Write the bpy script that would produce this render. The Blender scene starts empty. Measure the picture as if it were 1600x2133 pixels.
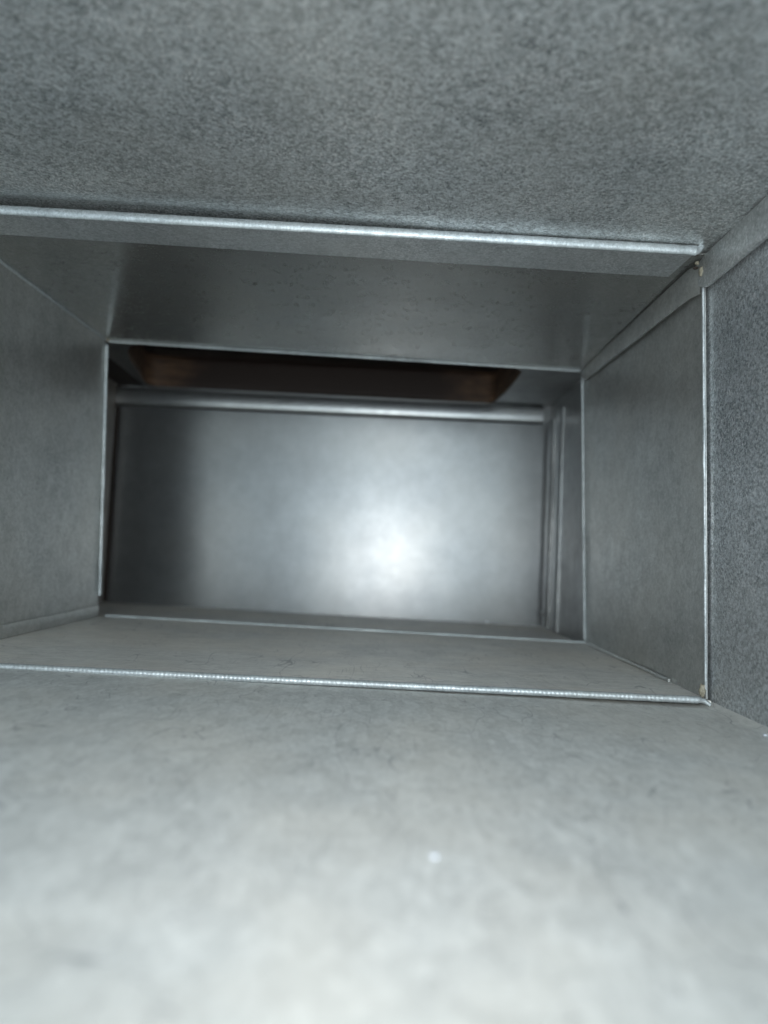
import bpy, bmesh, math, random
from mathutils import Vector, Matrix, noise

random.seed(7)
S = bpy.context.scene
COL = S.collection

# ------------------------------------------------------------------ camera
F, CX, CY = 1480.0, 800.0, 1066.5          # focal length and centre in pixels of the 1600x2133 photograph
VPX, VPY, ROLL = 807.0, 1150.0, 0.045
BASE = 0.0622                               # lens height above the near duct floor (z = 0)
d = Vector(((VPX-CX)/F, (VPY-CY)/F, 1.0)).normalized()      # duct axis in camera space (x right, y down, z forward)
xc = Vector((math.cos(ROLL), math.sin(ROLL), 0)); xc.z = -(xc.x*d.x + xc.y*d.y)/d.z; xc.normalize()
zc = xc.cross(d) * -1.0                     # world up in camera space
if zc.y > 0: zc = -zc
# rows: world axes expressed in camera space -> matrix camera->world
R = Matrix((xc, d, zc))                     # world = R @ cam(x right, y down, z fwd)
EYE = Vector((0, 0, BASE))
def ray(px, py):
    return R @ Vector(((px-CX)/F, (py-CY)/F, 1.0))
def P(px, py, y):                           # point seen at a pixel on the plane at distance y down the duct
    r = ray(px, py); return EYE + r*(y/r.y)
def PZ(px, py, z):                          # ... on a level plane
    r = ray(px, py); return EYE + r*((z-BASE)/r.z)
def PX(px, py, x):                          # ... on a side wall
    r = ray(px, py); return EYE + r*(x/r.x)

cam_d = bpy.data.cameras.new('camera'); cam = bpy.data.objects.new('camera', cam_d); COL.objects.link(cam)
M = R @ Matrix(((1,0,0),(0,-1,0),(0,0,-1)))
cam.matrix_world = Matrix.Translation(EYE) @ M.to_4x4()
cam_d.sensor_fit = 'VERTICAL'; cam_d.sensor_height = 24.0; cam_d.sensor_width = 18.0
cam_d.lens = 24.0*F/2133.0
cam_d.clip_start = 0.004; cam_d.clip_end = 50
cam_d.dof.use_dof = True; cam_d.dof.focus_distance = 0.325
cam_d.dof.aperture_fstop = cam_d.lens/1000/0.0040      # entrance pupil of about 4 mm, a phone lens
S.camera = cam

# ------------------------------------------------------------------ light
w = bpy.data.worlds.new('World'); S.world = w; w.use_nodes = True
bg = w.node_tree.nodes['Background']
bg.inputs[0].default_value = (0.77, 0.93, 1.0, 1)
bg.inputs[1].default_value = 4.9
def area(name, loc, rot, sx, sy, energy, colr, portal=False):
    l = bpy.data.lights.new(name, 'AREA'); l.shape = 'RECTANGLE'; l.size = sx; l.size_y = sy
    l.energy = energy; l.color = colr; l.cycles.is_portal = portal
    o = bpy.data.objects.new(name, l); COL.objects.link(o); o.location = loc; o.rotation_euler = rot
    return o
MOUTH = -0.10
area('mouth_daylight_portal', (-0.005, MOUTH-0.002, 0.105), (math.radians(90), 0, math.radians(180)), 0.32, 0.22, 1, (1,1,1), True)
fl = bpy.data.lights.new('phone_flash', 'SPOT'); fl.spot_size = math.radians(125); fl.spot_blend = 1.0; fl.shadow_soft_size = 0.004
fl.energy = 1.8; fl.color = (1.0, 0.965, 0.93)
flo = bpy.data.objects.new('phone_flash', fl); COL.objects.link(flo); flo.location = (0.001, 0.002, BASE+0.018); flo.rotation_euler = (math.radians(93), 0, 0)

S.view_settings.view_transform = 'Standard'; S.view_settings.look = 'None'
S.view_settings.exposure = 0.0; S.view_settings.gamma = 1.0
S.render.engine = 'CYCLES'
cy = S.cycles
cy.max_bounces = 16; cy.diffuse_bounces = 10; cy.glossy_bounces = 14
cy.use_denoising = True
cy.sample_clamp_indirect = 6.0
cy.caustics_reflective = True; cy.blur_glossy = 0.3

# ------------------------------------------------------------------ materials
def mat(name):
    m = bpy.data.materials.new(name); m.use_nodes = True
    return m, m.node_tree, m.node_tree.nodes['Principled BSDF']
class NT:
    def __init__(s, nt):
        s.nt = nt; s.co = nt.nodes.new('ShaderNodeTexCoord').outputs['Object']
    def link(s, a, b): s.nt.links.new(a, b)
    def mapping(s, scale=(1,1,1), rot=(0,0,0), loc=(0,0,0)):
        n = s.nt.nodes.new('ShaderNodeMapping'); s.link(s.co, n.inputs[0])
        n.inputs['Scale'].default_value = scale; n.inputs['Rotation'].default_value = rot; n.inputs['Location'].default_value = loc
        return n.outputs[0]
    def noise(s, scale, detail=3, rough=0.55, vec=None, dist=0.0):
        n = s.nt.nodes.new('ShaderNodeTexNoise'); s.link(vec if vec is not None else s.co, n.inputs['Vector'])
        n.inputs['Scale'].default_value = scale; n.inputs['Detail'].default_value = detail
        n.inputs['Roughness'].default_value = rough; n.inputs['Distortion'].default_value = dist
        return n.outputs['Fac']
    def voro(s, scale, vec=None, out='Color', feature='F1', rnd=1.0):
        n = s.nt.nodes.new('ShaderNodeTexVoronoi'); s.link(vec if vec is not None else s.co, n.inputs['Vector'])
        n.feature = feature; n.inputs['Scale'].default_value = scale; n.inputs['Randomness'].default_value = rnd
        return n.outputs[out]
    def sep(s, c):
        n = s.nt.nodes.new('ShaderNodeSeparateColor'); s.link(c, n.inputs[0]); return n.outputs
    def rng(s, v, a, b, c, e, smooth=False):
        n = s.nt.nodes.new('ShaderNodeMapRange'); n.clamp = True
        if smooth: n.interpolation_type = 'SMOOTHSTEP'
        s.link(v, n.inputs[0])
        for i, x in enumerate((a, b, c, e)): n.inputs[i+1].default_value = x
        return n.outputs[0]
    def math(s, op, a, b=None, c=None):
        n = s.nt.nodes.new('ShaderNodeMath'); n.operation = op
        for i, x in enumerate((a, b, c)):
            if x is None: continue
            if isinstance(x, (int, float)): n.inputs[i].default_value = x
            else: s.link(x, n.inputs[i])
        return n.outputs[0]
    def mix(s, f, a, b):
        n = s.nt.nodes.new('ShaderNodeMix'); n.data_type = 'RGBA'
        if isinstance(f, (int, float)): n.inputs[0].default_value = f
        else: s.link(f, n.inputs[0])
        for i, x in ((6, a), (7, b)):
            if isinstance(x, tuple): n.inputs[i].default_value = (*x, 1) if len(x) == 3 else x
            else: s.link(x, n.inputs[i])
        return n.outputs[2]
    def bump(s, h, strength, dist, prev=None):
        n = s.nt.nodes.new('ShaderNodeBump'); n.inputs['Strength'].default_value = strength
        n.inputs['Distance'].default_value = dist; s.link(h, n.inputs['Height'])
        if prev is not None: s.link(prev, n.inputs['Normal'])
        return n.outputs[0]
    def hairline(s, scale, width, maskscale, mlo, mhi, vec=None):
        """thin curved scratches: contours of a smooth noise, broken up by a second one"""
        a = s.noise(scale, 1.0, 0.4, vec)
        e = s.math('ABSOLUTE', s.math('SUBTRACT', a, 0.5))
        line = s.rng(e, 0.0, width, 1, 0)
        m = s.rng(s.noise(maskscale, 2, 0.5, vec), mlo, mhi, 0, 1)
        return s.math('MULTIPLY', line, m)

def galvanised(name, lo, hi, metallic=0.85, rough=0.42, grain=1.0, scratch=0.0, blotch=0.25, warm=0.0, bumpiness=1.0, gscale=520, aniso=None, wave=.12, sparkle=0.0, rvar=.06, bigs=26):
    m, nt, b = mat(name); n = NT(nt)
    vec = n.mapping(aniso) if aniso else None
    # spangle flakes: per-cell brightness, plus fine frost and broad blotches, which on the ceiling paint in uneven sheen
    flake = n.sep(n.voro(gscale, vec))
    fine = n.noise(gscale*2.1, 3, 0.62, vec)
    frost = n.math('ADD', n.math('MULTIPLY', flake[0], 0.45), n.math('MULTIPLY', n.rng(fine, 0.32, 0.68, 0, 1), 0.55))
    frost = n.math('MULTIPLY_ADD', n.math('SUBTRACT', frost, 0.5), grain, 0.5)
    big = n.rng(n.noise(bigs, 4, 0.6), 0.3, 0.7, 0, 1)
    mid = n.rng(n.noise(95, 3, 0.6, vec), 0.3, 0.7, 0, 1)
    v = n.math('ADD', n.math('MULTIPLY', frost, 1-blotch), n.math('MULTIPLY', n.math('ADD', n.math('MULTIPLY', big, .5), n.math('MULTIPLY', mid, .5)), blotch))
    base = n.mix(v, lo, hi)
    if sparkle > 0:      # scattered pale zinc grains, thicker in some places than in others
        sp = n.math('MULTIPLY', n.rng(n.noise(900, 2, 0.6, n.mapping(loc=(1, 4, 2))), .53, .63, 0, 1), n.rng(n.noise(19, 3, .6, n.mapping(loc=(6, 1, 2))), .35, .65, .25, 1))
        base = n.mix(n.math('MULTIPLY', sp, sparkle), base, (min(1, hi[0]*1.75), min(1, hi[1]*1.72), min(1, hi[2]*1.7)))
    tint = n.rng(n.noise(14, 3, 0.5, n.mapping(loc=(3, 1, 7))), 0.42, 0.62, 0, 1)
    base = n.mix(n.math('MULTIPLY', tint, 0.35+warm), base, n.mix(0.5, base, (hi[0]*1.0, hi[1]*0.93, hi[2]*0.85)))
    if scratch > 0:
        s1 = n.hairline(90, 0.008, 50, 0.50, 0.60, n.mapping((1, .5, 1), (0, 0, .4)))
        s2 = n.hairline(130, 0.010, 60, 0.48, 0.6, n.mapping((.6, 1.3, 1), (0, 0, -.5), (4, 2, 1)))
        s3 = n.hairline(60, 0.006, 45, 0.5, 0.60, n.mapping((1, .3, 1), (0, 0, 1.1), (9, 5, 1)))
        sc = n.math('MAXIMUM', s1, n.math('MAXIMUM', s2, s3))
        for ang, o_ in ((.5, 0), (-.75, 3), (1.25, 7), (-1.3, 11)):      # straight drag marks
            st = n.noise(1, 1.5, .5, n.mapping((1500, 22, 1), (0, 0, ang), (o_, o_*2, 0)))
            sc = n.math('MAXIMUM', sc, n.math('MULTIPLY', n.rng(st, .66, .74, 0, .75), n.rng(n.noise(34, 2, .5, n.mapping(loc=(o_, 1, 1))), .5, .62, 0, .8)))
        base = n.mix(n.math('MULTIPLY', sc, scratch), base, (lo[0]*.45, lo[1]*.45, lo[2]*.5))
    else:
        s1 = n.hairline(20, 0.0012, 22, 0.6, 0.66, n.mapping((1, .6, 1), (0, 0, .2), (2, 2, 5)))
        base = n.mix(n.math('MULTIPLY', s1, 0.6), base, (min(hi[0]*1.5, .95), min(hi[1]*1.5, .95), min(hi[2]*1.5, .95)))
    nt.links.new(base, b.inputs['Base Color'])
    b.inputs['Metallic'].default_value = metallic
    r = n.math('ADD', n.rng(frost, 0, 1, rough+rvar, rough-rvar), n.rng(mid, 0, 1, rvar*.5, -rvar*.5))
    nt.links.new(r, b.inputs['Roughness'])
    h = n.math('ADD', n.math('MULTIPLY', flake[1], 0.5), n.math('MULTIPLY', fine, 0.8))
    b1 = n.bump(h, 0.35*bumpiness, 0.00012)
    b2 = n.bump(n.noise(60, 2, 0.5), wave, 0.0015, b1)
    nt.links.new(b2, b.inputs['Normal'])
    return m

G_TOP   = galvanised('galvanised_spangle', (.12,.135,.14), (.74,.785,.80), .70, .36, 2.3, blotch=.42, gscale=760, sparkle=.9, bigs=11, bumpiness=2.3, wave=.30)
G_SIDE  = galvanised('galvanised_side', (.17,.19,.205), (.64,.68,.71), .66, .38, 2.0, blotch=.22, gscale=800, sparkle=.6, bumpiness=2.2, wave=.2)
G_FLOOR = galvanised('galvanised_dull_floor', (.37,.38,.375), (.62,.632,.622), .12, .55, 1.3, scratch=.75, blotch=.36, warm=.25, gscale=260, aniso=(1,.5,1))
G_MID   = galvanised('galvanised_smooth', (.27,.28,.275), (.61,.625,.61), .70, .35, 1.2, blotch=.5, bumpiness=.9)
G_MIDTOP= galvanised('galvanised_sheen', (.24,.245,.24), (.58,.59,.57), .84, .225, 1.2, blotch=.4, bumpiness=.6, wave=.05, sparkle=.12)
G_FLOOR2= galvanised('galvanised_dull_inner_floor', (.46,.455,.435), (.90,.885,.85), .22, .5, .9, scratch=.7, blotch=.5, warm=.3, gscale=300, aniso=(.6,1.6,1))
G_END   = galvanised('galvanised_bright', (.165,.17,.175), (.225,.232,.237), .78, .295, .3, blotch=.85, bumpiness=.0, wave=0.0, rvar=.010)
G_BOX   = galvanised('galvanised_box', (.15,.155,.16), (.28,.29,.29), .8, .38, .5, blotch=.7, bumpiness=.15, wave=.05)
G_BACK  = galvanised('galvanised_shaded_side', (.12,.11,.10), (.20,.18,.16), .2, .5, .5, blotch=.7, bumpiness=.2)  # darkened copy of the metal, shade put into its colour
G_ROLL  = galvanised('galvanised_rolled', (.24,.25,.26), (.40,.415,.42), .85, .34, .5, blotch=.7, bumpiness=.2)
G_BEAD  = galvanised('galvanised_crimp', (.22,.245,.26), (.60,.64,.66), .45, .42, 1.3, blotch=.4, gscale=900)
G_STRIP = galvanised('galvanised_strip', (.22,.235,.24), (.58,.61,.62), .55, .40, 1.3, blotch=.35, gscale=700, sparkle=.4, bumpiness=1.5)

def simple(name, c1, c2, scale, rough, bumpd=0.0006, vecscale=(1,1,1), metallic=0):
    m, nt, b = mat(name); n = NT(nt)
    v = n.noise(scale, 5, 0.6, n.mapping(vecscale))
    nt.links.new(n.mix(n.rng(v, .3, .7, 0, 1), c1, c2), b.inputs['Base Color'])
    b.inputs['Roughness'].default_value = rough; b.inputs['Metallic'].default_value = metallic
    nt.links.new(n.bump(v, 0.4, bumpd), b.inputs['Normal'])
    return m
WOOD   = simple('brown_wood_lit_ends', (.03,.015,.008), (.11,.060,.032), 40, .75, vecscale=(1,1,6))
def shade_wood():        # shade painted over the middle of the ring, its two ends coloured as lit
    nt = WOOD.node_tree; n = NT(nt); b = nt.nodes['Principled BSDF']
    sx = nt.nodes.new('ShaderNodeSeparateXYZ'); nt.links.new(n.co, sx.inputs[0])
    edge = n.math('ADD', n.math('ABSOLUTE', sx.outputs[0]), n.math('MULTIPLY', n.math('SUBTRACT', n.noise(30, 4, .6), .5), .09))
    lit_ends = n.rng(edge, .105, .165, 0, 1, True)
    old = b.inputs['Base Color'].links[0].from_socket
    nt.links.new(n.mix(lit_ends, (.014,.006,.0035), old), b.inputs['Base Color'])
shade_wood()
VOID   = simple('shade_black', (.012,.008,.006), (.025,.016,.012), 30, .9)  # black that stands in for shade and dark gaps
CARD   = simple('blocker_brown', (.16,.10,.055), (.24,.155,.09), 60, .8)  # only for the flap added behind the camera
SEALER = simple('tan_sealant', (.18,.16,.12), (.33,.30,.23), 900, .5)
CRUMB  = simple('white_dust', (.42,.45,.50), (.54,.57,.62), 900, .8)
STEEL  = simple('zinc_rivet', (.55,.57,.58), (.75,.76,.77), 400, .35, metallic=.9)

# ------------------------------------------------------------------ builders
def thing(name, loc, label, cat, group=None):
    o = bpy.data.objects.new(name, None); COL.objects.link(o); o.location = loc
    o.empty_display_size = 0.02
    o['label'] = label; o['category'] = cat
    if group: o['group'] = group
    return o
def link(name, bm, m, parent=None, smooth=True, label=None):
    me = bpy.data.meshes.new(name)
    bmesh.ops.recalc_face_normals(bm, faces=bm.faces)
    root = parent
    off = Vector((0,0,0))
    while root is not None: off += root.location; root = root.parent
    for v in bm.verts: v.co -= off
    bm.to_mesh(me); bm.free()
    me.materials.append(m)
    for p in me.polygons: p.use_smooth = smooth
    o = bpy.data.objects.new(name, me); COL.objects.link(o)
    if parent: o.parent = parent
    if label: o['label'] = label
    return o
def sheet(name, quad, m, parent, nu=60, nv=40, th=0.0008, warp=0.0004, seed=0, fn=None, label=None, out=None, hf=.4):
    """a sheet of metal between four corners (a,b,c,d), its inner face gently warped, with real thickness outward"""
    a, b, c, d_ = quad
    nrm = (b-a).cross(d_-a).normalized()
    if out is not None and nrm.dot(out) < 0: nrm = -nrm
    bm = bmesh.new(); G = []; H = []
    for j in range(nv+1):
        for i in range(nu+1):
            u, v = i/nu, j/nv
            p = a*(1-u)*(1-v) + b*u*(1-v) + c*u*v + d_*(1-u)*v
            e = min(1, 6*min(u, 1-u))*min(1, 6*min(v, 1-v))
            k = noise.noise(Vector((p.x*9+seed*3.1, p.y*9, p.z*9+seed))) + hf*noise.noise(Vector((p.x*24+seed, p.y*24, p.z*24)))
            q = p + nrm*(warp*k*(.25+.75*e))
            if fn: q = q + nrm*fn(u, v, p)
            G.append(bm.verts.new(q)); H.append(bm.verts.new(q + nrm*th))
    W = nu+1
    for j in range(nv):
        for i in range(nu):
            k = j*W+i
            bm.faces.new((G[k], G[k+1], G[k+W+1], G[k+W]))
            bm.faces.new((H[k], H[k+W], H[k+W+1], H[k+1]))
    for i in range(nu):
        bm.faces.new((G[i], H[i], H[i+1], G[i+1])); k = nv*W+i
        bm.faces.new((G[k], G[k+1], H[k+1], H[k]))
    for j in range(nv):
        k = j*W; bm.faces.new((G[k], G[k+W], H[k+W], H[k])); k += nu
        bm.faces.new((G[k], H[k], H[k+W], G[k+W]))
    o = link(name, bm, m, parent, label=label)
    # crisp sheet edges
    o.data.polygons.foreach_set('use_smooth', [True]*len(o.data.polygons))
    try: o.data.set_sharp_from_angle(angle=math.radians(40))
    except Exception: pass
    return o
def sweep(name, pts, prof, m, parent, ups=None, mod=None, label=None, caps=True, sharp=50):
    """profile (list of (side, up)) swept along points; ups = up vector"""
    bm = bmesh.new(); rings = []
    n = len(pts)
    for i, p in enumerate(pts):
        t = (pts[min(i+1, n-1)] - pts[max(i-1, 0)]).normalized()
        up = ups[i] if isinstance(ups, list) else ups
        side = t.cross(up).normalized(); u2 = side.cross(t).normalized()
        k = mod(i, n) if mod else (1, 1)
        rings.append([bm.verts.new(p + side*s*k[0] + u2*h*k[1]) for s, h in prof])
    L = len(prof)
    for i in range(n-1):
        for j in range(L):
            bm.faces.new((rings[i][j], rings[i][(j+1)%L], rings[i+1][(j+1)%L], rings[i+1][j]))
    if caps:
        bm.faces.new(rings[0]); bm.faces.new(rings[-1][::-1])
    o = link(name, bm, m, parent, label=label)
    try: o.data.set_sharp_from_angle(angle=math.radians(sharp))
    except Exception: pass
    return o
def lerp(a, b, t): return a*(1-t)+b*t
def line(a, b, n): return [lerp(a, b, i/n) for i in range(n+1)]
def oval(rx, ry, n=10, a0=0, a1=2*math.pi):
    return [(rx*math.cos(a0+(a1-a0)*i/n), ry*math.sin(a0+(a1-a0)*i/n)) for i in range(n)]

# ------------------------------------------------------------------ key sections of the duct
Y2 = 0.526; YB = 0.668; Y1 = 0.322
T2L, T2R, B2R, B2L = P(220,708,Y2), P(1217,771,Y2), P(1221,1341,Y2), P(203,1284,Y2)
def shift(p, y, dx=0, dz=0): return Vector((p.x+dx, y, p.z+dz))
T1R, B1R = P(1466,541,0.3275), P(1470,1455,0.3275)
T1L, B1L = shift(T2L, Y1), shift(B2L, Y1, 0, -.001)
T1R.y = B1R.y = Y1
UP, OUTX, AX = Vector((0,0,1)), Vector((1,0,0)), Vector((0,1,0))

# near section: a little larger all round, the middle one slips inside it
g = 0.0022
N_TL, N_TR = Vector((T1L.x-g, 0, T1L.z+g)), Vector((T1R.x+g*.7, 0, T1R.z+g*.6))
N_BR, N_BL = Vector((B1R.x+g*.9, 0, 0.0)), Vector((B1L.x-g, 0, P(-330,1372,.318).z))
N_BR.z = P(1478,1472,.322).z
def at(p, y): return Vector((p.x, y, p.z))
YN0, YN1 = MOUTH, 0.352
near = thing('duct_section', (0, YN0, 0), 'nearest length of grey galvanised duct with spangled ceiling and pale scratched floor', 'duct', 'rectangular galvanised duct lengths')
def ceil_lip(u, v, p):
    # the ceiling sheet swells down a little before it dives into the slip joint, more on the left
    t = (p.y-0.296)/0.010
    left = max(0.0, min(1.0, (0.05-p.x)/0.2))
    s = -0.0013*math.exp(-t*t)*(0.45+0.55*left)
    if p.y > 0.300: s += 0.0020*min(1, (p.y-0.300)/0.014)**2*(.2+.8*left)
    return s
sheet('top_panel', (at(N_TL,YN0), at(N_TR,YN0), at(N_TR,YN1), at(N_TL,YN1)), G_TOP, near, 60, 220, warp=.0007, seed=1, fn=ceil_lip, out=UP)
def fl_round(u, v, p):
    # the floor turns up softly where it meets the right wall
    e = max(0, 1-(N_BR.x-p.x)/0.006)
    return -0.0016*e*e
sheet('bottom_panel', (at(N_BL,YN0), at(N_BR,YN0), at(N_BR,YN1), at(N_BL,YN1)), G_FLOOR, near, 120, 90, warp=.0004, seed=2, fn=fl_round, out=-UP, label='pale scratched bottom panel')
sheet('side_panel', (at(N_BR,YN0), at(N_TR+UP*.005,YN0), at(N_TR+UP*.005,YN1), at(N_BR,YN1)), G_SIDE, near, 40, 90, warp=.0005, seed=3, out=OUTX)
sheet('side_panel', (at(N_BL,YN0), at(N_TL+UP*.005,YN0), at(N_TL+UP*.005,YN1), at(N_BL,YN1)), G_SIDE, near, 40, 90, warp=.0005, seed=4, out=-OUTX)

# flat locked seam along the top right corner of the near section
def seam_strip(name, topx, topz, hgt, y0, y1, m, parent, thick=.0014, gap=.0006, lab=None, endcut=.004, hgt1=None, ramp=False):
    bm = bmesh.new(); n = 60; rows = []
    for i in range(n+1):
        y = lerp(y0, y1, i/n); hh = lerp(hgt, hgt1 if hgt1 is not None else hgt, i/n)
        cut = max(0, 1-(y1-y)/endcut) if endcut else 0
        wv = .0002*noise.noise(Vector((y*30, 2, 1)))
        zt, zb = topz - .0006 - cut*.0015, topz-hh+cut*.003 + wv
        kk = min(1, .05+(y-y0)/.010) if ramp else 1
        x0, x1 = topx-(gap+thick)*kk-wv, topx-gap*kk
        prof = [(x1, zt), (x0+.0004, zt), (x0, zt-.0006), (x0, zb+.0007), (x0+.0003, zb+.0001), (x0+.0009, zb), (x1, zb+.0004)]
        rows.append([bm.verts.new((a, y, b)) for a, b in prof])
    L = len(rows[0])
    for i in range(n):
        for j in range(L): bm.faces.new((rows[i][j], rows[i][(j+1)%L], rows[i+1][(j+1)%L], rows[i+1][j]))
    bm.faces.new(rows[0]); bm.faces.new(rows[-1][::-1])
    o = link(name, bm, m, parent, label=lab)
    o.data.set_sharp_from_angle(angle=math.radians(50))
    return o
seam_strip('corner_seam', N_TR.x, N_TR.z, .0168, YN0, .3290, G_STRIP, near, thick=.0022, gap=.0012, lab='flat locked seam along the upper right corner')

# unseen flap added behind the camera to block daylight at the mouth's left
def vbox(name, x0, x1, y0, y1, z0, z1, m, parent):
    bm = bmesh.new(); bmesh.ops.create_cube(bm, size=1)
    for v in bm.verts: v.co = Vector((lerp(x0,x1,v.co.x+.5), lerp(y0,y1,v.co.y+.5), lerp(z0,z1,v.co.z+.5)))
    bmesh.ops.bevel(bm, geom=bm.edges[:], offset=.0004, segments=1, affect='EDGES')
    return link(name, bm, m, parent, smooth=False)
vbox('mouth_light_blocker', -.214, -.165, MOUTH-.004, MOUTH-.001, -.004, .216, CARD, near)

# closes the slip joint on the outside
def frame(name, y, th, inner, outer, m, parent, label=None):
    bm = bmesh.new(); V = []
    for yy in (y, y+th):
        V.append(([bm.verts.new((p[0], yy, p[1])) for p in inner], [bm.verts.new((p[0], yy, p[1])) for p in outer]))
    for i in range(4):
        j = (i+1)%4
        for k, (a, b) in enumerate(V): bm.faces.new((a[i], a[j], b[j], b[i]))
        bm.faces.new((V[0][0][i], V[0][0][j], V[1][0][j], V[1][0][i])); bm.faces.new((V[0][1][i], V[0][1][j], V[1][1][j], V[1][1][i]))
    return link(name, bm, m, parent, smooth=False, label=label)
def rect4(tl, tr, br, bl, o): return [(tl.x-o, tl.z+o), (tr.x+o, tr.z+o), (br.x+o, br.z-o), (bl.x-o, bl.z-o)]
frame('outer_flange', YN1+.0003, .001, rect4(T1L, T1R, B1R, B1L, .0003), rect4(N_TL, N_TR, N_BR, N_BL, .012), G_MID, near)

# middle section
mid = thing('duct_section', (0, Y1, 0), 'middle length of dark smooth galvanised duct between the crimped cleats and the far box', 'duct', 'rectangular galvanised duct lengths')
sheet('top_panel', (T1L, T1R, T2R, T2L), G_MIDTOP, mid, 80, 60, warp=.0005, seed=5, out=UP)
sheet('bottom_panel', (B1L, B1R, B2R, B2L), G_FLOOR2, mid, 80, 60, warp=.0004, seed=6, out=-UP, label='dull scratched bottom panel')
YW = .3272
sheet('side_panel', (at(B1R,YW), at(T1R,YW), T2R, B2R), G_MID, mid, 60, 60, warp=.0005, seed=7, out=OUTX)
sheet('side_panel', (B1L, T1L, T2L, B2L), G_MID, mid, 60, 60, warp=.0006, seed=8, out=-OUTX)
seam_strip('corner_seam', T2R.x, T2R.z+.0005, .0155, Y1+.0058, Y2-.003, G_MID, mid, thick=.0016, gap=.0010, lab='flat locked seam under the ceiling', hgt1=.0105, ramp=True)
# folded seam on the floor line, left and right
def foot_seam(a, b, h, out, parent, t=.0012, label=None):
    pts = line(a, b, 50)
    for i, p in enumerate(pts): pts[i] = p + Vector((0,0,.0003*noise.noise(Vector((p.y*40, h*900, 0)))))
    prof = [(0, 0), (t, 0), (t*1.1, h*.6), (t*.7, h), (0, h)]
    if out.x < 0: prof = [(-s, u) for s, u in prof]
    return sweep('corner_seam', pts, prof, G_MID, parent, ups=UP, label=label)
foot_seam(B1L + Vector((.0003,.004,.0004)), B2L + Vector((.0003,-.002,.0004)), .0075, OUTX, mid, label='low folded seam where left wall meets floor')
foot_seam(B1R + Vector((-.0003,.045,.0002)), B2R + Vector((-.0003,-.012,.0002)), .0016, -OUTX, mid, label='low folded seam where right wall meets floor')
# hairline fold down the upper left corner
sweep('corner_fold', line(T1L+Vector((.0007,0,-.0007)), T2L+Vector((.0007,-.001,-.0007)), 40), oval(.0008,.0008,8), G_BEAD, mid, ups=UP)
# hems of the far mouth of the middle section
def wob(i, n, f=23.0, a=.38): return (1+a*noise.noise(Vector((i*.21, f, 0))), 1+a*noise.noise(Vector((i*.17, f, 3))))
def hem(a, b, rx, ry, n=90, lab=None, m=None):
    return sweep('edge_hem', line(a, b, n), oval(rx, ry, 10), m or G_BEAD, mid, ups=AX, mod=wob, label=lab)
hem(T2L+Vector((.002,.0004,-.0010)), T2R+Vector((-.003,.0004,-.0008)), .0008, .0010)
hem(B2L+Vector((.006,.0004,.0010)), B2R+Vector((-.001,.0004,.0010)), .0010, .0013)
hem(T2R+Vector((-.0012,.0004,-.006)), B2R+Vector((-.0012,.0004,.0030)), .0009, .0012)
LN = P(202, 1240, Y2)
hem(T2L+Vector((.0012,.0004,-.004)), Vector((lerp(T2L,B2L,.92).x+.0012, Y2+.0004, LN.z)), .0012, .0014, lab='bright left edge hem stopping short of the floor')
# rolled near edge of the right wall
sweep('edge_hem', line(at(B1R,YW)+Vector((-.0002,0,.004)), at(T1R,YW)+Vector((-.0002,0,-.012)), 90), oval(.0007,.0008,8), G_BEAD, mid, ups=AX, mod=wob)

# blobs of sealant
def blob(name, c, r, m, parent, seed=0, squash=(1,1,1), label=None, sub=3):
    bm = bmesh.new(); bmesh.ops.create_icosphere(bm, subdivisions=sub, radius=1)
    for v in bm.verts:
        k = 1+.45*noise.noise(v.co*1.7+Vector((seed,0,0)))+.2*noise.noise(v.co*4+Vector((seed,3,0)))
        v.co = Vector((v.co.x*squash[0], v.co.y*squash[1], v.co.z*squash[2]))*r*k + c
    return link(name, bm, m, parent, label=label)
blob('sealant_blob', P(1461,566,.3255), .0015, SEALER, mid, 1, (.7,1,1.5), 'tan sealant lump in the upper right corner')
blob('sealant_blob', P(1452,548,.3262), .0009, SEALER, mid, 6, (1.2,1,1.0), 'tan sealant lump in the upper right corner')
blob('sealant_blob', P(1463,1438,.327), .0016, SEALER, mid, 2, (.8,.8,1.9), 'tan sealant lump at the foot of the right joint')
blob('sealant_blob', P(223,706,Y2-.001), .0019, SEALER, mid, 3, (1.2,.8,.9), 'pale solder lump in the upper left far corner')

blob('corner_gap', P(1449,558,.3258), .0009, VOID, mid, 8, (1.3,.6,.8), 'small black gap at the upper right corner')

# ------------------------------------------------------------------ slip cleats
YC = 0.3165
def crimped(name, a, b, rx, ry, m, parent, pitch=.0021, amp=.16, tail=None, label=None):
    n = int((b-a).length/pitch*6)
    pts = line(a, b, n)
    if tail: pts = pts[:-1] + [pts[-1]] + tail
    def mod(i, N):
        s = abs(math.sin(math.pi*i/6)); e = min(1, i/8, (N-1-i)/8+.55)
        return ((1-amp+amp*1.6*s)*max(.3,e), (1-amp*.6+amp*s+.08*noise.noise(Vector((i*.05,1,2))))*max(.3,e))
    return sweep(name, pts, oval(rx, ry, 14), m, parent, ups=UP, mod=mod, label=label, sharp=70)
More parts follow.
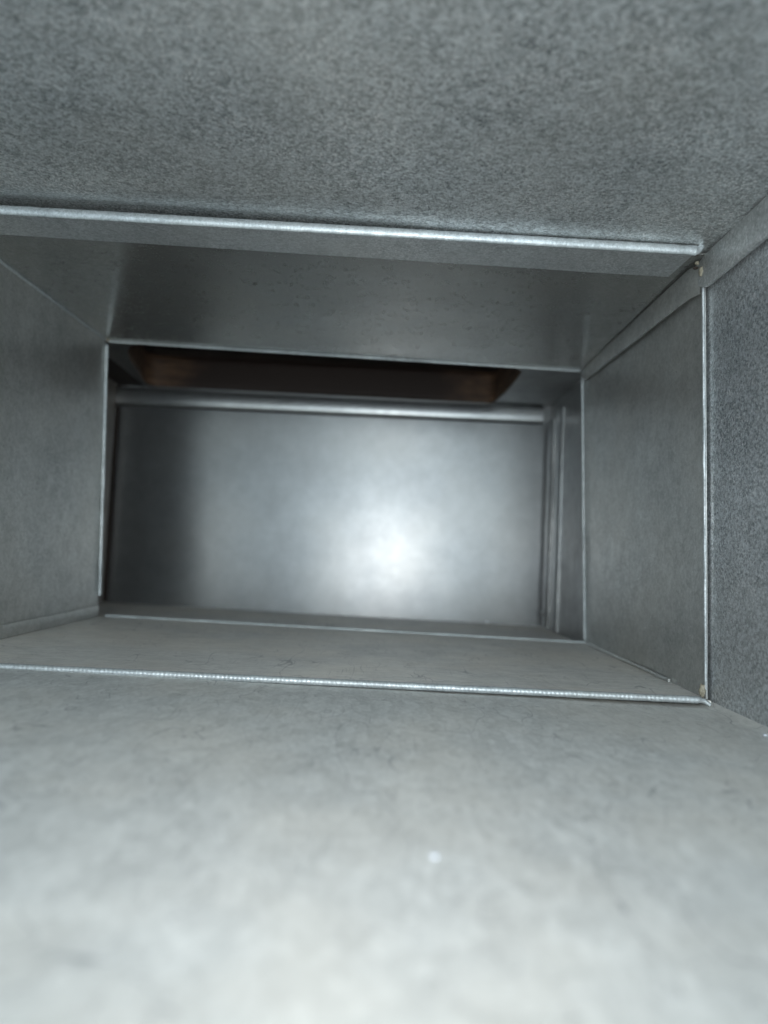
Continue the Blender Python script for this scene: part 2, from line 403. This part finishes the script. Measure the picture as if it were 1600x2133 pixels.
# top: flat plate under the ceiling with a crimped front edge
zt = lambda px, py, y: P(px, py, y)
A = P(-430, 412, YC); B = P(1452, 522, YC)
top_c = thing('slip_cleat', (0, YC, A.z), 'flat metal cleat strip across the ceiling joint with bright crimped front edge', 'cleat', 'metal cleats across the duct joint')
crimped('crimped_edge', A, B, .0014, .0023, G_BEAD, top_c, pitch=.0016, amp=.025, tail=[B+Vector((.0012,0,.0009)), B+Vector((.0022,-.0002,.0024))], label='bright crimped front edge')
bm = bmesh.new(); rows = []
nx = 160; ny = 14
def c2z(x): return T1L.z+(T1R.z-T1L.z)*(x-T1L.x)/(T1R.x-T1L.x)
def on_ceiling(px, py, dz):
    z = T2L.z
    for _ in range(8): q = PZ(px, py, z-dz); z = c2z(q.x)
    return q
CE = on_ceiling(40, 491, .0012); CF = on_ceiling(1402, 578, .0012)
print('plate', CE, CF, 'bead', A, B, c2z(0))
for i in range(nx+1):
    u = i/nx; row = []
    x = lerp(A.x, B.x-.001, u)
    zf = lerp(A.z, B.z, u)-.0012
    uu = (x-CE.x)/(CF.x-CE.x); zb = c2z(x)-.0012
    YE = CE.y+(CF.y-CE.y)*uu; yb = YE
    over = x-(CF.x-.004)
    if over > 0: yb = YE - .0025*min(1, over/.004)**2 - max(0, over-.004)*1.15
    yb = max(yb, YC+.0015)
    for j in range(ny+1):
        v = j/ny; y = lerp(YC, yb, v); tt = min(1, (y-YC)/(YE-YC))
        row.append((bm.verts.new((x, y, lerp(zf, zb, tt)+.0002*noise.noise(Vector((x*30,y*30,0))))), bm.verts.new((x, y, lerp(zf, zb, tt)+.0009))))
    rows.append(row)
for i in range(nx):
    for j in range(ny):
        a, b, c, e = rows[i][j], rows[i+1][j], rows[i+1][j+1], rows[i][j+1]
        bm.faces.new((a[0], b[0], c[0], e[0])); bm.faces.new((a[1], e[1], c[1], b[1]))
for i in range(nx):
    for j in (0, ny): bm.faces.new((rows[i][j][0], rows[i+1][j][0], rows[i+1][j][1], rows[i][j][1]))
for j in range(ny):
    for i in (0, nx): bm.faces.new((rows[i][j][0], rows[i][j+1][0], rows[i][j+1][1], rows[i][j][1]))
o = link('flat_plate', bm, G_STRIP, top_c); o.data.set_sharp_from_angle(angle=math.radians(40))

# bottom: crimped half-round edge standing just proud of the floor
YF = 0.3175
A = P(-430, 1368, YF); B = P(1457, 1458, YF)
bot_c = thing('slip_cleat', (0, YF, 0), 'metal cleat strip across the floor joint with beaded front edge above a dark gap', 'cleat', 'metal cleats across the duct joint')
crimped('crimped_edge', A, B, .0019, .0016, G_BEAD, bot_c, pitch=.0019, amp=.055, tail=[B+Vector((.0022,-.0004,-.0004)), B+Vector((.0042,-.0012,-.0018))], label='beaded front edge')
sheet('flat_plate', (A+Vector((0,.0006,.0006)), B+Vector((-.006,.0006,.0006)), B+Vector((-.008,.022,.0002)), A+Vector((0,.022,.0002))), G_FLOOR2, bot_c, 80, 10, th=.0007, warp=.0002, seed=9, out=-UP)

# ------------------------------------------------------------------ far box
box = thing('duct_box', (0, Y2, 0), 'wide galvanised end box with bright blank end panel and a hole in its ceiling', 'duct box')
e = .0012
XL, XR = P(242, 1000, YB).x-.001, P(1139, 1000, YB).x+.001
cz_l, cz_r = P(240, 808, YB).z, P(1136, 852, YB).z
slope_c = (cz_r-cz_l)/(P(1136,852,YB).x-P(240,808,YB).x)
XB = -.30; XM = -.2362
def ceil_z(x): return max(T2L.z, T2R.z)+.0035 + 0*x
Yb = YB
# level ceiling, flush with the middle section
def lvl(pL, pR, x): return pL.z+(pR.z-pL.z)*(x-pL.x)/(pR.x-pL.x)
def cz(x, y=None): return lvl(T2L, T2R, x)+e-(0 if y is None else .0052*max(0,min(1,(XR-x)/(XR-XL)))*(y-Y2)/(Yb-Y2))
def fz(x): return lvl(B2L, B2R, x)-e-.001
def bx(x, y, z): return Vector((x, y, z))
F_TL, F_TR, F_BR, F_BL = (bx(XB,Y2+.0005,cz(XB)), bx(XR,Y2+.0005,cz(XR)), bx(XR,Y2+.0005,fz(XR)), bx(XB,Y2+.0005,fz(XB)))
G_TL, G_TR, G_BR, G_BL = (bx(XB,Yb+.005,cz(XL,Yb)), at(F_TR,Yb+.005), at(F_BR,Yb), at(F_BL,Yb))
def dish(u, v, p):
    return .0016*math.sin(math.pi*u)*math.sin(math.pi*v)
G_BR.y += .005; G_BL.y += .005
sheet('end_panel', (bx(XL,Yb,fz(XL)), bx(XR,Yb,fz(XR)), bx(XR,Yb,cz(XR,Yb)), bx(XL,Yb,cz(XL,Yb))), G_END, box, 80, 50, warp=.0005, seed=11, fn=dish, out=AX, hf=.15, label='bright blank end panel')
sheet('bottom_panel', (F_BL, F_BR, G_BR, G_BL), G_FLOOR2, box, 60, 30, warp=.0005, seed=12, out=-UP)
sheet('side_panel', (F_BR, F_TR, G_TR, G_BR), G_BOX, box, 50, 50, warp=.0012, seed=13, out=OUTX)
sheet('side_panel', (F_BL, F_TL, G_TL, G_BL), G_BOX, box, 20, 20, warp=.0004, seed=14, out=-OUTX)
sheet('shade_sheet', (bx(XB,Yb+.004,fz(XB)), bx(XL+.004,Yb+.004,fz(XL)), bx(XL+.004,Yb+.004,cz(XL,Yb)+.004), bx(XB,Yb+.004,cz(XL,Yb)+.004)), VOID, box, 12, 12, out=AX, label='black sheet standing for shade behind the left edge of the end panel')  # black sheet takes the place of the unlit gap beside the panel
sheet('shade_sheet', (bx(XB,Y2+.0006,cz(XB)), bx(XM,Y2+.0006,cz(XM)), bx(XM,Yb+.006,cz(XM,Yb)), bx(XB,Yb+.006,cz(XB,Yb))), VOID, box, 12, 12, warp=0, out=UP, label='black sheet standing for shade on the ceiling left of the hole')  # ceiling coloured black here in place of its shadow
sheet('inner_side', (bx(XL-.0008,Y2+.0006,fz(XL)+.0004), bx(XL-.0008,Y2+.0006,cz(XL)-.0004), bx(XL-.0008,Yb-.009,cz(XL,Yb)-.0004), bx(XL-.0008,Yb-.009,fz(XL)+.0004)), G_BACK, box, 20, 30, warp=.0003, seed=15, out=-OUTX, label='inner left side of the box, shade put into its colour')  # dark colour carries the shade behind the rim
frame('front_flange', Y2-.0012, .001, rect4(T2L, T2R, B2R, B2L, .0001), [(XB-.003, cz(XB)+.003), (XR+.003, cz(XR)+.003), (XR+.003, fz(XR)-.003), (XB-.003, fz(XB)-.003)], G_BOX, box)
# ceiling with the round-cornered hole
HXL, HXR, HY0, HY1 = -.233, .095, .535, YB-.0008
def hole_pts():
    key = [(.0985,.545),(.0985,.58),(.0970,.62),(.0945,.650),(.0930,.662),(.0890,HY1),(-.226,HY1),(-.2335,.660),
           (-.2310,.640),(-.2270,.615),(-.2215,.585),(-.2150,.560),(-.2070,.542),(-.195,HY0),(.09,HY0)]
    pts = []
    for i, (x, y) in enumerate(key):                     # even out the long runs
        x2, y2 = key[(i+1) % len(key)]
        n = max(1, int(math.hypot(x2-x, y2-y)/.012))
        pts += [(lerp(x, x2, k/n), lerp(y, y2, k/n)) for k in range(n)]
    return pts
HP = hole_pts()
bm = bmesh.new()
outer = [bm.verts.new((x, y, cz(x,y))) for x, y in ((XM, Y2+.0005), (XR, Y2+.0005), (XR, Yb+.001), (XM, Yb+.001))]
inner = [bm.verts.new((x, y, cz(x,y))) for x, y in HP]
ed = [bm.edges.new((L[i], L[(i+1) % len(L)])) for L in (outer, inner) for i in range(len(L))]
bmesh.ops.triangle_fill(bm, edges=ed, use_beauty=True)
r = bmesh.ops.extrude_face_region(bm, geom=bm.faces[:])
for v in [x for x in r['geom'] if isinstance(x, bmesh.types.BMVert)]: v.co.z += .0008
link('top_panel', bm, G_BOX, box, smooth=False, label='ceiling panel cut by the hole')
# rolled flange across the head of the end panel
fa, fb = P(238, 826, YB-.006), P(1131, 866, YB-.006)
prof = [(-.0055,.0082),(-.0005,.0082),(.0008,.0074),(.0013,.0055),(.0017,.0018),(.0018,-.0018),(.0014,-.0048),(.0008,-.0066),(-.0008,-.0078),(-.0055,-.0082)]
sweep('rolled_flange', line(fa, fb, 60), [(s, h) for s, h in prof], G_ROLL, box, ups=UP, label='rolled flange across the head of the end panel', mod=lambda i, n: (1+.05*noise.noise(Vector((i*.13,0,0))), 1))
# two upright folds where the right wall meets the end panel
def upright(y, w_, dpt, top, lab):
    a = Vector((XR-.0004, y, fz(XR)+.0012)); b_ = Vector((XR-.0004, y, cz(XR)-top))
    prof = [(-w_, 0), (-w_, dpt*.7), (-w_*.75, dpt), (w_*.7, dpt*.95), (w_, dpt*.55), (w_, 0)]
    return sweep('upright_fold', line(a, b_, 40), prof, G_ROLL, box, ups=-OUTX, mod=lambda i, n: (1+.08*noise.noise(Vector((i*.1,y*90,0))), 1+.15*noise.noise(Vector((i*.12,y*50,2)))), label=lab, sharp=25)
upright(.650, .0075, .0034, .016, 'flat upright fold beside the end panel')
upright(.618, .0080, .0026, .011, 'flat upright fold on the right wall')
# rivets
def rivet(c, r, nrm, par):
    bm = bmesh.new(); bmesh.ops.create_uvsphere(bm, u_segments=16, v_segments=8, radius=r)
    q = nrm.to_track_quat('Z', 'Y').to_matrix()
    for v in bm.verts: v.co = q @ Vector((v.co.x, v.co.y, v.co.z*.5)) + c
    return link('rivet', bm, STEEL, par)
rivet(Vector((XR-.0040, .655, P(1131,1278,.655).z)), .0026, Vector((-1,-.6,0)), box)
rivet(P(1014, 1297, YB-.001), .0016, Vector((0,-1,0)), box)

# ------------------------------------------------------------------ brown collar above the hole
col = thing('wooden_collar', (lerp(HXL,HXR,.5), lerp(HY0,HY1,.5), cz(0)), 'dark brown wooden collar around the hole above the far box', 'collar')
def tube_wall(name, z0, z1, grow0, grow1, m, th, label=None, cap=False, n2=6):
    bm = bmesh.new(); cx, cy_ = lerp(HXL,HXR,.5), lerp(HY0,HY1,.5)
    rows = []
    for k in range(n2+1):
        t = k/n2; z = lerp(z0, z1, t); gr = lerp(grow0, grow1, t)
        def pt(x, y, o):
            dx, dy = x-cx, y-cy_; L = math.hypot(dx, dy)
            return (x+dx/L*(gr+o), y+dy/L*(gr+o), z + cz(x,y)-cz(0))
        rows.append(([bm.verts.new(pt(x,y,0)) for x,y in HP], [bm.verts.new(pt(x,y,th)) for x,y in HP]))
    L = len(HP)
    for k in range(n2):
        for i in range(L):
            j = (i+1)%L
            bm.faces.new((rows[k][0][i], rows[k][0][j], rows[k+1][0][j], rows[k+1][0][i]))
            bm.faces.new((rows[k][1][i], rows[k+1][1][i], rows[k+1][1][j], rows[k][1][j]))
    for i in range(L):
        j = (i+1)%L
        bm.faces.new((rows[0][0][i], rows[0][1][i], rows[0][1][j], rows[0][0][j]))
        bm.faces.new((rows[-1][0][i], rows[-1][0][j], rows[-1][1][j], rows[-1][1][i]))
    if cap:
        bm.faces.new(rows[-1][0])
    return link(name, bm, m, col, label=label)
Z0 = cz(0)+.0012
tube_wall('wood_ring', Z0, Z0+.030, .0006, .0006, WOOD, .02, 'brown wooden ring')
tube_wall('shade_tube', Z0+.0303, Z0+.16, .012, .012, VOID, .01, 'black tube standing for the dark void above the ring', cap=True)  # darkness of the space above is put into the black colour

# ------------------------------------------------------------------ dust
def crumb(px, py, z, r, seed, label):
    c = PZ(px, py, z+r*.5)
    o = blob('dust_crumb', c, r, CRUMB, None, seed, (1,1,.6), label, 2)
    o['category'] = 'crumb'; return o
fz1 = lambda x: lvl(N_BL, N_BR, x)
crumb(905, 1783, fz1(.01), .0008, 4, 'pale blurred dust crumb on the near floor below the floor cleat')
crumb(1594, 1531, fz1(.147), .0008, 5, 'tiny white dust crumb at the right foot of the near wall')

# fine grit and zinc crumbs lying on the floor, thicker along the wall and against the cleat
bm = bmesh.new(); rg = random.Random(5)
for k in range(420):
    if k < 190: y = rg.uniform(.10, .312); x = N_BR.x-.0008-abs(rg.gauss(0, .007))
    elif k < 300: x = rg.uniform(-.18, .14); y = .3145-abs(rg.gauss(0, .006))
    else: x = rg.uniform(-.15, .14); y = rg.uniform(.16, .31)
    r = rg.uniform(.00005, .00015)*(1.6 if rg.random() < .06 else 1)
    c = Vector((x, y, lvl(N_BL, N_BR, x)+r*.8))
    mt = Matrix.Rotation(rg.uniform(0, 6.28), 3, Vector((rg.random(), rg.random(), rg.random())).normalized())
    vs = [bm.verts.new(c + mt @ Vector(p)*r*rg.uniform(.6, 1.4)) for p in ((1,0,0),(-1,0,0),(0,1,0),(0,-1,0),(0,0,1),(0,0,-1))]
    for a in (0, 1):
        for b in (2, 3):
            for c2 in (4, 5): bm.faces.new((vs[a], vs[b], vs[c2]))
GRIT = simple('grey_grit', (.16,.15,.13), (.55,.54,.50), 300, .8)
o = link('floor_grit', bm, GRIT, None, smooth=False); o['kind'] = 'stuff'

# ------------------------------------------------------------------ a few real scratches, each where it is on its sheet
def scratch_on(m, segs, off, strength):
    nt = m.node_tree; n = NT(nt); b = nt.nodes['Principled BSDF']
    def vm(op, a, c, out=0):
        v = nt.nodes.new('ShaderNodeVectorMath'); v.operation = op
        for i, x in enumerate((a, c)):
            if x is None: continue
            if isinstance(x, Vector): v.inputs[i].default_value = x
            else: nt.links.new(x, v.inputs[i])
        return v.outputs[out]
    nz = nt.nodes.new('ShaderNodeTexNoise'); nt.links.new(n.co, nz.inputs['Vector']); nz.inputs['Scale'].default_value = 220
    jit = vm('SCALE', vm('SUBTRACT', nz.outputs['Color'], Vector((.5,.5,.5))), None)
    jit.node.inputs['Scale'].default_value = .0012
    pos = vm('ADD', n.co, jit)
    tot = None
    for a, c, wd in segs:
        a = a-off; c = c-off; ba = c-a
        pa = vm('SUBTRACT', pos, a)
        h = n.math('DIVIDE', vm('DOT_PRODUCT', pa, ba, 1), ba.dot(ba))
        h = n.rng(h, 0, 1, 0, 1)
        sc = vm('SCALE', ba, None); nt.links.new(h, sc.node.inputs['Scale'])
        dist = vm('LENGTH', vm('SUBTRACT', pa, sc), None, 1)
        k = n.rng(dist, wd*.3, wd, 1, 0)
        tot = k if tot is None else n.math('MAXIMUM', tot, k)
    tot = n.math('MULTIPLY', tot, n.rng(n.noise(700, 2, .5), .35, .6, .25, strength))
    old = b.inputs['Base Color'].links[0].from_socket
    nt.links.new(n.mix(tot, old, (.92, .95, .96)), b.inputs['Base Color'])
zc_ = N_TR.z
def C_(px, py): return PZ(px, py, lvl(N_TL, N_TR, PZ(px, py, zc_).x))
scratch_on(G_TOP, [(C_(58,166), C_(100,172), .0007), (C_(100,172), C_(134,190), .0010), (C_(230,270), C_(282,279), .0004),
                   (C_(985,327), C_(1060,306), .0003), (C_(1060,306), C_(1212,314), .0003), (C_(1066,340), C_(1092,346), .0007),
                   (C_(24,352), C_(34,360), .0008), (C_(700,372), C_(735,366), .0003), (C_(520,60), C_(545,66), .0008)], Vector((0,YN0,0)), .75)
def L_(px, py): return PX(px, py, T2L.x)
scratch_on(G_MID, [(L_(4,729), L_(18,732), .0006), (L_(18,732), L_(46,753), .0005)], Vector((0,Y1,0)), .5)
